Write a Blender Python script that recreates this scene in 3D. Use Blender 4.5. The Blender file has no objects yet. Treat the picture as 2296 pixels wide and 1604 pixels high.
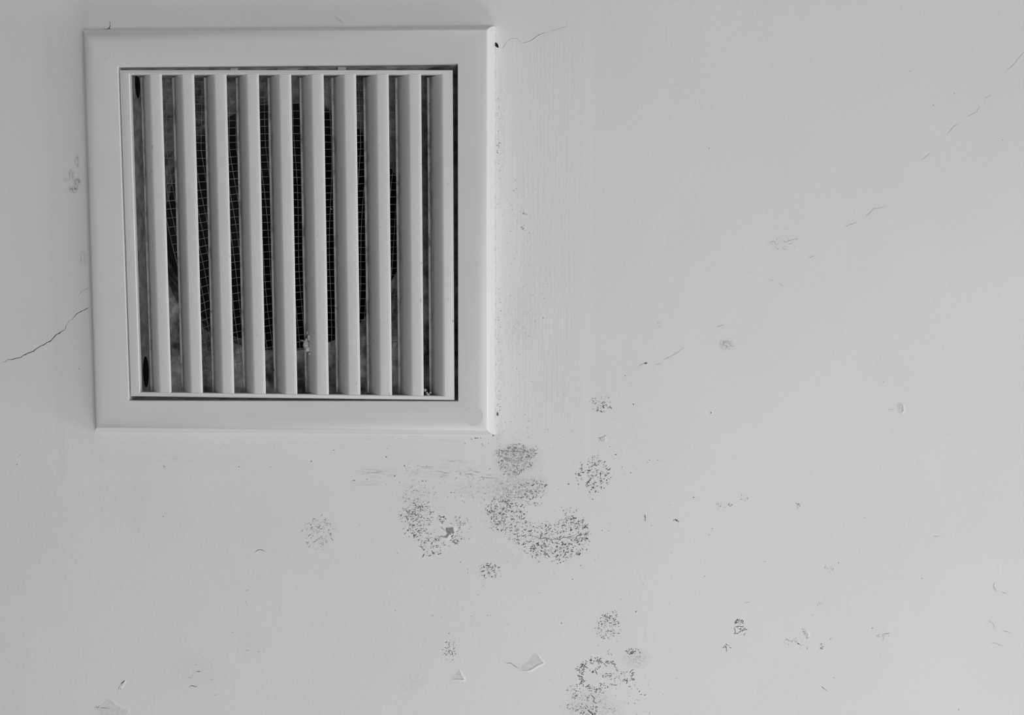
import bpy, math, random
from mathutils import Vector, Matrix, noise

# ---------------------------------------------------------------- camera, world, lights, exposure
sc = bpy.context.scene
COL = sc.collection
W_IMG, H_IMG, F_PX = 2296.0, 1604.0, 2400.0
PX = 0.0002176                      # metres of wall per photo pixel

cam_data = bpy.data.cameras.new('camera')
cam = bpy.data.objects.new('camera', cam_data)
COL.objects.link(cam)
cam_data.sensor_fit = 'HORIZONTAL'
cam_data.sensor_width = 36.0
cam_data.lens = 36.0 * F_PX / W_IMG
cam_data.clip_start = 0.01
cam_data.clip_end = 50
R = Matrix.Rotation(0.0188, 3, 'Z') @ Matrix.Rotation(math.pi / 2 - 0.0786, 3, 'X') @ Matrix.Rotation(0.0004, 3, 'Z')
C0 = Vector((0.1187, -0.5310, -0.0195))
cam.matrix_world = Matrix.Translation(C0) @ R.to_4x4()
sc.camera = cam

world = bpy.data.worlds.new('room_light')
sc.world = world
world.use_nodes = True
wb = world.node_tree.nodes['Background']
wb.inputs[0].default_value = (1, 1, 1, 1)
wb.inputs[1].default_value = 0.096
# ambient gradient added: brighter up and right, to lift the top bevel
_t = world.node_tree
_tc = _t.nodes.new('ShaderNodeTexCoord')
_dp = _t.nodes.new('ShaderNodeVectorMath')
_dp.operation = 'DOT_PRODUCT'
_dp.inputs[1].default_value = (0.65, 0.0, 0.76)
_t.links.new(_tc.outputs['Generated'], _dp.inputs[0])
_mr = _t.nodes.new('ShaderNodeMapRange')
_mr.interpolation_type = 'SMOOTHSTEP'
for _k, _v in (('From Min', -0.7), ('From Max', 1.0), ('To Min', 0.45), ('To Max', 4.2)):
    _mr.inputs[_k].default_value = _v
_t.links.new(_dp.outputs['Value'], _mr.inputs['Value'])
_t.links.new(_mr.outputs[0], wb.inputs[0])


def area(name, loc, target, sx, sy, power, spread=180):
    d = bpy.data.lights.new(name, 'AREA')
    d.shape = 'RECTANGLE'
    d.size, d.size_y, d.energy = sx, sy, power
    d.spread = math.radians(spread)
    o = bpy.data.objects.new(name, d)
    COL.objects.link(o)
    o.location = loc
    o.rotation_euler = (Vector(target) - Vector(loc)).to_track_quat('-Z', 'Y').to_euler()
    return o


area('window_daylight', (2.40, -0.25, -0.60), (0.05, 0, -0.05), 0.3, 1.2, 11.3)
area('far_window_daylight', (2.40, -0.70, -0.90), (0.05, 0, -0.05), 0.8, 1.2, 11.7)
area('low_daylight', (0.50, -0.60, -1.20), (0.10, 0, -0.10), 0.8, 0.4, 5.0)
area('front_fill', (0.70, -2.00, -0.40), (0.10, 0, -0.05), 0.8, 0.8, 11.2)  # unseen frontal light, added to set the shading of the blades
area('falloff_fill', (0.50, -0.95, -0.30), (0.34, 0, -0.10), 0.30, 0.30, 0.052, 52)  # unseen narrow fill, added for the falloff towards the top and left

sc.view_settings.view_transform = 'Standard'
sc.view_settings.look = 'None'
sc.view_settings.exposure = 0.0
sc.view_settings.gamma = 1.0
sc.view_settings.use_curve_mapping = False


# ---------------------------------------------------------------- helpers
def P(px, py, Y=0.0):
    """The point of the plane at depth Y that the photo shows at a pixel."""
    d = R @ Vector(((px - W_IMG / 2) / F_PX, (H_IMG / 2 - py) / F_PX, -1.0))
    t = (Y - C0.y) / d.y
    return C0 + d * t


def mesh_obj(name, verts, faces, mats, parent=None, mat_idx=None, smooth=True, tones=None, angle=35):
    me = bpy.data.meshes.new(name)
    me.from_pydata([tuple(v) for v in verts], [], faces)
    for m in (mats if isinstance(mats, (list, tuple)) else [mats]):
        me.materials.append(m)
    if mat_idx:
        me.polygons.foreach_set('material_index', mat_idx)
    if tones:
        a = me.color_attributes.new('tone', 'FLOAT_COLOR', 'POINT')
        a.data.foreach_set('color', [c for t in tones for c in (t, t, t, 1.0)])
    me.update()
    if smooth:
        me.polygons.foreach_set('use_smooth', [True] * len(me.polygons))
        me.set_sharp_from_angle(angle=math.radians(angle))
    o = bpy.data.objects.new(name, me)
    COL.objects.link(o)
    if parent is not None:
        o.parent = parent
        o.matrix_parent_inverse = parent.matrix_world.inverted()
    return o


def empty(name, loc):
    o = bpy.data.objects.new(name, None)
    COL.objects.link(o)
    o.location = loc
    o.empty_display_size = 0.02
    o.matrix_world = Matrix.Translation(loc)
    return o


def tag(o, label=None, cat=None, group=None, kind=None):
    if label:
        o['label'] = label
    if cat:
        o['category'] = cat
    if group:
        o['group'] = group
    if kind:
        o['kind'] = kind
    return o


class NT:
    """A small helper around a material's nodes."""

    def __init__(self, name, color=0.8, rough=0.5, spec=0.5):
        self.m = bpy.data.materials.new(name)
        self.m.use_nodes = True
        self.t = self.m.node_tree
        self.b = self.t.nodes['Principled BSDF']
        self.b.inputs['Base Color'].default_value = (color, color, color, 1)
        self.b.inputs['Roughness'].default_value = rough
        self.b.inputs['Specular IOR Level'].default_value = spec

    def n(self, kind, **kw):
        x = self.t.nodes.new(kind)
        for k, v in kw.items():
            setattr(x, k, v)
        return x

    def link(self, a, b):
        self.t.links.new(a, b)

    def math(self, op, a, b=None, c=None, clamp=False):
        x = self.n('ShaderNodeMath', operation=op, use_clamp=clamp)
        for i, v in enumerate((a, b, c)):
            if v is None:
                continue
            if isinstance(v, (int, float)):
                x.inputs[i].default_value = v
            else:
                self.link(v, x.inputs[i])
        return x.outputs[0]

    def noise(self, vec, scale, detail=2, rough=0.5):
        x = self.n('ShaderNodeTexNoise')
        x.inputs['Scale'].default_value = scale
        x.inputs['Detail'].default_value = detail
        x.inputs['Roughness'].default_value = rough
        self.link(vec, x.inputs['Vector'])
        return x.outputs['Fac']

    def ramp(self, v, a, b, lo=0.0, hi=1.0):
        x = self.n('ShaderNodeMapRange')
        x.interpolation_type = 'SMOOTHSTEP'
        self.link(v, x.inputs['Value'])
        for i, k in zip((a, b, lo, hi), ('From Min', 'From Max', 'To Min', 'To Max')):
            x.inputs[k].default_value = i
        return x.outputs[0]

    def scaled(self, vec, s):
        x = self.n('ShaderNodeMapping')
        x.inputs['Scale'].default_value = s
        self.link(vec, x.inputs['Vector'])
        return x.outputs[0]


# ---------------------------------------------------------------- materials
PLASTER_WHITE = 0.78
FRONT_Y = -50 * PX


def make_wall_paint():
    k = NT('painted_plaster', PLASTER_WHITE, 0.55, 0.35)
    co = k.n('ShaderNodeTexCoord').outputs['Object']
    sep = k.n('ShaderNodeSeparateXYZ')
    k.link(co, sep.inputs[0])
    X, Z = sep.outputs[0], sep.outputs[2]

    def box(x0, y0, x1, y1, soft):
        a, b = P(x0, y1), P(x1, y0)
        s = soft * PX
        m = k.math('MULTIPLY', k.ramp(X, a.x - s, a.x + s), k.ramp(X, b.x - s, b.x + s, 1, 0))
        m = k.math('MULTIPLY', m, k.ramp(Z, a.z - s, a.z + s))
        return k.math('MULTIPLY', m, k.ramp(Z, b.z - s, b.z + s, 1, 0))

    def spot(x, y, rx, ry):
        c = P(x, y)
        dx = k.math('DIVIDE', k.math('SUBTRACT', X, c.x), rx * PX)
        dz = k.math('DIVIDE', k.math('SUBTRACT', Z, c.z), ry * PX)
        r2 = k.math('ADD', k.math('MULTIPLY', dx, dx), k.math('MULTIPLY', dz, dz))
        return k.ramp(r2, 0.0, 1.0, 1, 0)

    # relief: roller stipple, brush strokes beside and below the vent, slow waves
    stip = k.noise(k.scaled(co, (1.0, 1.0, 0.75)), 420, 3, 0.55)
    slow = k.noise(co, 28, 2)
    vert = k.noise(k.scaled(co, (1.0, 1.0, 0.035)), 900, 2, 0.6)
    horz = k.noise(k.scaled(co, (0.03, 1.0, 1.0)), 900, 2, 0.6)
    mv = box(1112, 70, 1300, 960, 30)
    mh = box(215, 985, 1100, 1085, 16)
    ml = box(165, 60, 190, 900, 14)
    brush_l = k.math('MULTIPLY', k.math('ADD', k.math('MULTIPLY', mv, 0.9), k.math('MULTIPLY', ml, 0.5)), vert)
    h = k.math('MULTIPLY', stip, 0.000075)
    h = k.math('ADD', h, k.math('MULTIPLY', slow, 0.00022))
    h = k.math('ADD', h, k.math('MULTIPLY', brush_l, 0.00011))
    h = k.math('ADD', h, k.math('MULTIPLY', k.math('MULTIPLY', mh, horz), 0.00007))
    # thicker coat of paint around the vent: its edge is a faint step
    h = k.math('ADD', h, k.math('MULTIPLY', box(140, 20, 1322, 1070, 14), 0.00010))
    bump = k.n('ShaderNodeBump')
    bump.inputs['Strength'].default_value = 1.0
    bump.inputs['Distance'].default_value = 1.0
    k.link(h, bump.inputs['Height'])
    k.link(bump.outputs[0], k.b.inputs['Normal'])

    # dirty smears that follow the brush, and a painted shade line beside the frame
    fine = k.ramp(k.noise(k.scaled(co, (0.5, 1, 1)), 900, 3, 0.7), 0.35, 0.75)
    finev = k.ramp(k.noise(k.scaled(co, (1, 1, 0.4)), 1100, 3, 0.7), 0.35, 0.75)
    streak = k.ramp(k.noise(k.scaled(co, (0.12, 1, 1)), 1300, 3, 0.7), 0.45, 0.72)
    dirt_shade = None
    for m, tex, amt in (
            (box(1101, 72, 1111.5, 965, 2.5), finev, 0.45), (spot(1145, 1095, 75, 48), fine, 0.42), (spot(1195, 1090, 45, 35), fine, 0.28),  # first mask paints the groove's shade along the frame edge
            (spot(1158, 1032, 66, 48), fine, 0.36), (spot(1115, 1160, 50, 50), fine, 0.14),
            (spot(845, 1060, 60, 16), streak, 0.40), (spot(830, 1085, 45, 10), streak, 0.28),
            (spot(1018, 1036, 40, 12), streak, 0.40), (spot(1052, 1060, 32, 13), streak, 0.75),
            (spot(995, 1058, 26, 22), streak, 0.45), (spot(1095, 1069, 36, 8), streak, 0.60),
            (spot(950, 1060, 55, 20), streak, 0.25), (spot(930, 1110, 60, 35), fine, 0.12),
            (spot(1060, 1095, 60, 30), fine, 0.20), (spot(990, 1140, 30, 25), fine, 0.10),
            (spot(172, 360, 7, 20), finev, 0.55), (spot(160, 392, 9, 18), finev, 0.55),
            (spot(173, 410, 12, 16), finev, 0.75), (spot(164, 424, 15, 12), finev, 0.85),
            (spot(148, 403, 9, 6), finev, 0.45), (spot(186, 578, 14, 24), finev, 0.30),
            (spot(1425, 1478, 40, 30), fine, 0.30), (spot(1330, 1590, 90, 50), fine, 0.22),
            (spot(1628, 773, 22, 17), fine, 0.35), (spot(925, 1530, 40, 30), fine, 0.10),
            (spot(1122, 300, 14, 200), finev, 0.16), (spot(1120, 850, 14, 240), finev, 0.18),
            (spot(1160, 720, 60, 90), finev, 0.12), (spot(640, 1000, 500, 12), streak, 0.07),
            (spot(920, 985, 220, 12), streak, 0.14), (spot(400, 1030, 250, 14), streak, 0.08),
            (spot(440, 1500, 90, 50), fine, 0.08), (spot(560, 1440, 60, 50), fine, 0.06),
    ):
        v = k.math('MULTIPLY', k.math('MULTIPLY', m, tex), amt)
        dirt_shade = v if dirt_shade is None else k.math('MAXIMUM', dirt_shade, v)
    mott = k.ramp(k.noise(co, 16, 3), 0.3, 0.7, 0.985, 1.01)
    tex = k.ramp(k.noise(co, 700, 2), 0.3, 0.7, 0.985, 1.012)
    val = k.math('MULTIPLY', k.math('MULTIPLY', mott, tex), PLASTER_WHITE)
    val = k.math('MULTIPLY', val, k.math('SUBTRACT', 1.0, dirt_shade))
    rgb = k.n('ShaderNodeCombineColor')
    for i in range(3):
        k.link(val, rgb.inputs[i])
    k.link(rgb.outputs[0], k.b.inputs['Base Color'])
    return k.m


def make_plastic(name, col, grime_shade=0.0, rough=0.38):
    k = NT(name, col, rough, 0.35)
    co = k.n('ShaderNodeTexCoord').outputs['Object']
    sp = k.noise(k.scaled(co, (1, 1, 0.6)), 380, 4, 0.6)
    spots_and_shade = k.ramp(sp, 0.66, 0.74, 0, grime_shade)
    if grime_shade:
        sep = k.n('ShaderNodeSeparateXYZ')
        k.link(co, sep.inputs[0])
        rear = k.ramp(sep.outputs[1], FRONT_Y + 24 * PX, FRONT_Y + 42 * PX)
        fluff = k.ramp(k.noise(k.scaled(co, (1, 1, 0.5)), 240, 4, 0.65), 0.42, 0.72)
        spots_and_shade = k.math('ADD', spots_and_shade, k.math('MULTIPLY', rear, k.math('MULTIPLY_ADD', fluff, 0.35, 0.42)), clamp=True)  # blades darken with depth: painted shade, broken up by dust
    film = k.ramp(k.noise(co, 40, 3), 0.3, 0.7, 0.985, 1.01)
    v = k.math('MULTIPLY', k.math('MULTIPLY', film, col), k.math('SUBTRACT', 1.0, spots_and_shade))
    rgb = k.n('ShaderNodeCombineColor')
    for i in range(3):
        k.link(v, rgb.inputs[i])
    k.link(rgb.outputs[0], k.b.inputs['Base Color'])
    bump = k.n('ShaderNodeBump')
    bump.inputs['Strength'].default_value = 1.0
    bump.inputs['Distance'].default_value = 1.0
    k.link(k.math('MULTIPLY', k.noise(co, 160, 2), 0.00003), bump.inputs['Height'])
    k.link(bump.outputs[0], k.b.inputs['Normal'])
    return k.m


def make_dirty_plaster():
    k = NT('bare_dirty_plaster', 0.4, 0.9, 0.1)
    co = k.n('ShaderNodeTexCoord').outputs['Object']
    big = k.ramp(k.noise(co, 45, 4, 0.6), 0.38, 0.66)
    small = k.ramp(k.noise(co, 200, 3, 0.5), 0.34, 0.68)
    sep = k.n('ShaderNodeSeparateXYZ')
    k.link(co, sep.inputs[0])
    up = k.ramp(sep.outputs[2], -0.08, 0.03, 1.0, 0.50)      # darker towards the top
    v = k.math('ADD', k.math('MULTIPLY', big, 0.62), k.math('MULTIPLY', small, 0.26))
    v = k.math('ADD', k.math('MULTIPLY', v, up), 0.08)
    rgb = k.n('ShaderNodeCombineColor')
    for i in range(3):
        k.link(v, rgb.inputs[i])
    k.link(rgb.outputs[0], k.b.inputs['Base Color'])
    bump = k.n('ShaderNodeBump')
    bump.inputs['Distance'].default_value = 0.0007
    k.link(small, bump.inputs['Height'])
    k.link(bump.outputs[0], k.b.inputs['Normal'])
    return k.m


def make_mould():
    k = NT('mould_growth', 0.1, 0.95, 0.05)
    a = k.n('ShaderNodeVertexColor')
    a.layer_name = 'tone'
    co = k.n('ShaderNodeTexCoord').outputs['Object']
    v = k.ramp(k.noise(co, 1500, 2), 0.3, 0.7, 0.8, 1.2)
    mx = k.n('ShaderNodeVectorMath', operation='MULTIPLY')
    cb = k.n('ShaderNodeCombineXYZ')
    for i in range(3):
        k.link(v, cb.inputs[i])
    k.link(a.outputs[0], mx.inputs[0])
    k.link(cb.outputs[0], mx.inputs[1])
    k.link(mx.outputs[0], k.b.inputs['Base Color'])
    return k.m


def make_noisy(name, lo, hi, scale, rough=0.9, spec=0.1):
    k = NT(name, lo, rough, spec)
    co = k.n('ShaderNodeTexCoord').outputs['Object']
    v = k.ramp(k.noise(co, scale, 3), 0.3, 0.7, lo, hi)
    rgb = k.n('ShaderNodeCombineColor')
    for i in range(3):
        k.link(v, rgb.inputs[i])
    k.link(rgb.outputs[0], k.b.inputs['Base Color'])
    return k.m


M_WALL = make_wall_paint()
M_FRAME = make_plastic('white_vent_plastic', 0.70)
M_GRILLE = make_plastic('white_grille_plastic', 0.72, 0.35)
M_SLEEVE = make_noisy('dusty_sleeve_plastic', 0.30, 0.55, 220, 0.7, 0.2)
M_DIRTY = make_dirty_plaster()
M_MOULD = make_mould()
M_CRACK = make_noisy('crack_shadowed_plaster', 0.10, 0.20, 900)
M_FAINT = make_noisy('hairline_crack_plaster', 0.46, 0.58, 900)
M_BARE = make_noisy('bare_grey_plaster', 0.66, 0.74, 500)
M_MID = make_noisy('thin_crack_plaster', 0.20, 0.34, 900)
M_LIP = make_noisy('lifted_paint', 0.76, 0.80, 500, 0.55, 0.35)
M_WIRE = make_noisy('galvanised_wire', 0.19, 0.34, 300, 0.6, 0.3)
M_DUCT = make_noisy('sooty_duct', 0.05, 0.09, 30)
M_HOLE = make_noisy('black_hole', 0.012, 0.02, 300)
M_DUST = make_noisy('grey_dust', 0.30, 0.58, 900)

# ---------------------------------------------------------------- the wall
VENT = [(191, 67), (1110, 60), (1110, 975), (219, 969)]          # outer edge of the vent frame
OPEN = [(264, 150), (1026, 143), (1027, 900), (289, 899)]        # opening of the frame's face
FRONT = -50 * PX                                                 # face of the frame
BACK = 85 * PX                                                   # end of the sleeve inside the wall


def wall():
    cut = []
    vc = sum((P(x, y) for x, y in VENT), Vector()) / 4
    for x, y in VENT:                                            # hole a little smaller than the frame
        p = P(x, y)
        cut.append(vc + (p - vc) * 0.94)
    big = [Vector((-1.6, 0, 1.2)), Vector((2.0, 0, 1.2)), Vector((2.0, 0, -1.2)), Vector((-1.6, 0, -1.2))]
    t = 0.03
    v = big + cut
    v += [p + Vector((0, t, 0)) for p in v]
    f = []
    for i in range(4):
        j = (i + 1) % 4
        f.append((i, j, 4 + j, 4 + i)[::-1])                     # painted face
        f.append((8 + i, 8 + j, 12 + j, 12 + i))                 # back face
        f.append((4 + i, 4 + j, 12 + j, 12 + i)[::-1])           # sides of the cut
        f.append((i, j, 8 + j, 8 + i))
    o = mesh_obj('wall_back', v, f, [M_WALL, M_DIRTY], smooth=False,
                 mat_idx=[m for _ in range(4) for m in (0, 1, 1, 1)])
    return tag(o, 'pale painted plaster wall with cracks and chipped paint around the vent', kind='structure')


WALL = wall()
rnd = random.Random(7)


def plaster_bed():
    """Rough plaster seen through the louvres, with the ragged round duct hole."""
    Y = BACK + 0.003
    c = P(622, 505, Y)
    r0 = (P(622 + 283, 505, Y) - c).length
    n = 96
    inner, outer = [], []
    for i in range(n):
        a = 2 * math.pi * i / n
        r = r0 * (1 + 0.035 * noise.noise(Vector((math.cos(a) * 2, math.sin(a) * 2, 3))) + 0.02 * noise.noise(Vector((math.cos(a) * 9, math.sin(a) * 9, 1))))
        inner.append(c + Vector((math.cos(a) * r, 0, math.sin(a) * r)))
        m = 0.10 / max(abs(math.cos(a)), abs(math.sin(a)))
        outer.append(c + Vector((math.cos(a) * m, 0, math.sin(a) * m)))
    v = outer + inner + [p + Vector((0, 0.02, 0)) for p in inner]
    f = []
    for i in range(n):
        j = (i + 1) % n
        f += [(i, j, n + j, n + i), (n + i, n + j, 2 * n + j, 2 * n + i)]
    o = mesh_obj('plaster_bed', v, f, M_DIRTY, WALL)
    tag(o, 'grey dirty plaster bed behind the louvres')
    return c, r0, Y


DUCT_C, DUCT_R, BED_Y = plaster_bed()


def duct():
    n, L = 64, 0.30
    v, f = [], []
    for (y, r) in ((BED_Y + 0.018, DUCT_R * 1.08), (BED_Y + L, DUCT_R * 1.08), (BED_Y + L + 0.002, DUCT_R * 1.1), (BED_Y + 0.018, DUCT_R * 1.1)):
        for i in range(n):
            a = 2 * math.pi * i / n
            v.append(Vector((DUCT_C.x + math.cos(a) * r, y, DUCT_C.z + math.sin(a) * r)))
    for k in range(3):
        for i in range(n):
            j = (i + 1) % n
            f.append((k * n + i, k * n + j, (k + 1) * n + j, (k + 1) * n + i))
    f.append(tuple(range(n, 2 * n)))
    o = mesh_obj('duct_pipe', v, f, M_DUCT)
    tag(o, 'dark round sooty duct pipe running back into the wall behind the vent', 'duct')


duct()


# ---------------------------------------------------------------- the vent
VENT_C = sum((P(x, y) for x, y in VENT), Vector()) / 4
vent = empty('air_vent', VENT_C)
tag(vent, 'square white plastic air vent with vertical louvres set in the wall', 'air vent')


def inset(loop, u):
    out = []
    n = len(loop)
    for i in range(n):
        a, b, c = loop[i - 1], loop[i], loop[(i + 1) % n]
        d1 = (a - b).normalized()
        d2 = (c - b).normalized()
        out.append(b + (d1 + d2) * u)
    return out


def loops_mesh(loops, closed=False):
    n = len(loops[0])
    v = [p for l in loops for p in l]
    f = []
    m = len(loops)
    for k in range(m if closed else m - 1):
        for i in range(n):
            j = (i + 1) % n
            a, b = k * n, ((k + 1) % m) * n
            f.append((a + i, b + i, b + j, a + j))
    return v, f


def lift(loop, h):
    return [p + Vector((0, -h * PX, 0)) for p in loop]


def vent_frame():
    base = [P(x, y) for x, y in VENT]
    prof = [(0, 0), (1.6, 12), (4.2, 23), (8, 33), (11.5, 39.5), (14.5, 43.2), (18.5, 46.2), (24, 48.5), (30, 49.7), (38, 50)]
    loops = [lift(inset(base, u * PX), h) for u, h in prof]
    face = [P(x, y, FRONT) for x, y in OPEN]
    loops.append(inset(face, -2.0 * PX))
    loops.append([p + Vector((0, 0.5 * PX, 0)) for p in inset(face, -0.6 * PX)])
    loops.append([p + Vector((0, 2.0 * PX, 0)) for p in face])
    nface = len(loops)
    loops.append([p + Vector((0, 20 * PX, 0)) for p in face])
    loops.append([Vector((p.x, BACK, p.z)) for p in face])
    out = inset(face, -8 * PX)
    loops.append([Vector((p.x, BACK, p.z)) for p in out])
    loops.append([Vector((p.x, FRONT + 6 * PX, p.z)) for p in out])
    loops.append([p + Vector((0, 0.0, 0)) for p in lift(inset(base, 26 * PX), 42)])
    loops.append([p + Vector((0, 0.0, 0)) for p in inset(base, 8 * PX)])
    v, f = loops_mesh(loops, closed=True)
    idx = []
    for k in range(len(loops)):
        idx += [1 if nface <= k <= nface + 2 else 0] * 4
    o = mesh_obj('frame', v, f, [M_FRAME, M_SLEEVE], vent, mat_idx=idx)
    return o


FRAME = vent_frame()


def disc_ring(name, px, py, r, parent, label=None, rx=1.0):
    """Round moulded cap that lies almost flush with the frame's face."""
    c = P(px, py, FRONT)
    prof = [(r + 0.5, 0.0), (r, 0.16), (r - 0.6, 0.16), (r - 1.2, 0.03), (0.01, 0.03)]
    n = 48
    v, f = [], []
    for rr, h in prof:
        for i in range(n):
            a = 2 * math.pi * i / n
            v.append(c + Vector((math.cos(a) * rr * PX, -h * PX - 0.000004, math.sin(a) * rr * PX)))
    for k in range(len(prof) - 1):
        for i in range(n):
            j = (i + 1) % n
            f.append((k * n + i, (k + 1) * n + i, (k + 1) * n + j, k * n + j))
    f.append(tuple(range((len(prof) - 1) * n, len(prof) * n))[::-1])
    return mesh_obj(name, v, f, M_FRAME, parent, smooth=False)


disc_ring('screw_cap', 229, 118, 20, FRAME)
disc_ring('screw_cap', 1062, 934, 21, FRAME)

# grille: its four corners as they hang, a little askew in the opening
G_Y = FRONT + 3 * PX
GQ = [P(268, 157, G_Y), P(1015, 157, G_Y), P(1019, 898, G_Y), P(293, 889, G_Y)]
GW = 747.0


def G(u, v, d):
    """u across, v down (0..1), d = depth in pixels behind the grille's face."""
    a = GQ[0].lerp(GQ[1], u)
    b = GQ[3].lerp(GQ[2], u)
    return a.lerp(b, v) + Vector((0, d * PX, 0))


U0, PITCH, OPENW = 22 / GW, 72.75 / GW, 47 / GW
V0, V1 = 9.5 / 741, 1 - 9.5 / 737


def prism(section, v0, v1, name, mat, parent, n=12, wob=0.0, seed=0):
    """A (u, depth) outline drawn down the grille from v0 to v1."""
    m = len(section)
    vs, f = [], []
    for k in range(n + 1):
        v = v0 + (v1 - v0) * k / n
        for (u, d) in section:
            vs.append(G(u, v, d))
    for k in range(n):
        for i in range(m):
            j = (i + 1) % m
            f.append((k * m + i, k * m + j, (k + 1) * m + j, (k + 1) * m + i))
    f.append(tuple(range(m))[::-1])
    f.append(tuple(range(n * m, (n + 1) * m)))
    return mesh_obj(name, vs, f, mat, parent)


def grille():
    D = 14.0
    R_IN = U0 + 9 * PITCH + OPENW
    loops = []

    def rect(u0, v0, u1, v1, d):
        return [G(u0, v0, d), G(u1, v0, d), G(u1, v1, d), G(u0, v1, d)]
    e, ev = 1.6 / GW, 1.6 / 741
    loops.append(rect(0, 0, 1, 1, 2))
    loops.append(rect(e * .3, ev * .3, 1 - e * .3, 1 - ev * .3, 0.6))
    loops.append(rect(e, ev, 1 - e, 1 - ev, 0))
    loops.append(rect(U0 - e, V0 - ev * .6, R_IN + e, V1 + ev * .6, 0))
    loops.append(rect(U0, V0, R_IN, V1, 1.2))
    loops.append(rect(U0, V0, R_IN, V1, D))
    loops.append(rect(3 / GW, 3 / 741, 1 - 3 / GW, 1 - 3 / 741, D))
    loops.append(rect(3 / GW, 3 / 741, 1 - 3 / GW, 1 - 3 / 741, 6))
    v, f = loops_mesh(loops, closed=True)
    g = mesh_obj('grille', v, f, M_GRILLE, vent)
    tag(g, 'inner louvred grille seated slightly askew in the frame')
    bar = PITCH - OPENW
    for k in range(10):
        x = U0 + k * PITCH + OPENW
        px = lambda a: x + a / GW
        if k < 9:
            sec = [(px(25.3), 2.4), (px(25.3), 1.5), (px(23.4), 0.55), (px(20.5), 0.08), (px(18), 0), (px(1.5), 0), (px(0.2), 0.25)]
        else:
            sec = [(px(7.0), 2.6), (px(7.0), 0.3), (px(0.2), 0.25)]
        # the blade curls back and down to its flat rear edge
        curve = [(-33.5 * t, 41 * t ** 1.3) for t in (.06, .14, .24, .34, .45, .56, .67, .78, .89, 1.0)]
        sec += [(px(q), 0.3 + d) for q, d in curve]
        sec += [(px(-37.6), 41.6), (px(-38.4), 42.4), (px(-37.6), 44.4), (px(-33.5), 45)]
        sec += [(px(q + 4.0), d + 3.4) for q, d in curve[-2::-1]]
        sec += [(px(6.0), 2.6)]
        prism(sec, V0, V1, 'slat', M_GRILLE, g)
    return g


GRILLE = grille()


def clip(px0, px1, py0, py1, d0, d1):
    a, b = P(px0, py0, FRONT + d0 * PX), P(px1, py1, FRONT + d0 * PX)
    v = []
    for y in (FRONT + d0 * PX, FRONT + d1 * PX):
        v += [Vector((a.x, y, a.z)), Vector((b.x, y, a.z)), Vector((b.x, y, b.z)), Vector((a.x, y, b.z))]
    v += [Vector(((a.x + b.x) / 2, FRONT + (d0 - 3) * PX, b.z))]
    f = [(0, 3, 2, 1), (4, 5, 6, 7), (0, 1, 5, 4), (1, 2, 6, 5), (3, 7, 6, 2), (0, 4, 7, 3)]
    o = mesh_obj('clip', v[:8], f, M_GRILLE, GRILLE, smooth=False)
    m = o.modifiers.new('round', 'BEVEL')
    m.width = 1.5 * PX
    m.segments = 2
    return o


clip(516, 533, 149, 159, 30, 44)
clip(622, 668, 151, 160, 38, 50)
clip(757, 775, 144, 160, 28, 44)


def sleeve_hole(px, py0, py1, depth_a, depth_b):
    """Dark screw slot on the inner left side of the sleeve."""
    top, bot = P(OPEN[0][0], OPEN[0][1], FRONT), P(OPEN[3][0], OPEN[3][1], FRONT)
    n = 24
    v = []
    for i in range(n):
        a = 2 * math.pi * i / n
        t = ((py0 + py1) / 2 + math.cos(a) * (py1 - py0) / 2 - OPEN[0][1]) / (OPEN[3][1] - OPEN[0][1])
        p = top.lerp(bot, t)
        d = (depth_a + depth_b) / 2 + math.sin(a) * (depth_b - depth_a) / 2
        v.append(Vector((p.x + 0.0001, FRONT + d * PX, p.z)))
    mesh_obj('screw_slot', v, [tuple(range(n))], M_HOLE, FRAME, smooth=False)


sleeve_hole(300, 142, 200, 100, 132)
sleeve_hole(320, 806, 880, 92, 130)


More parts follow.
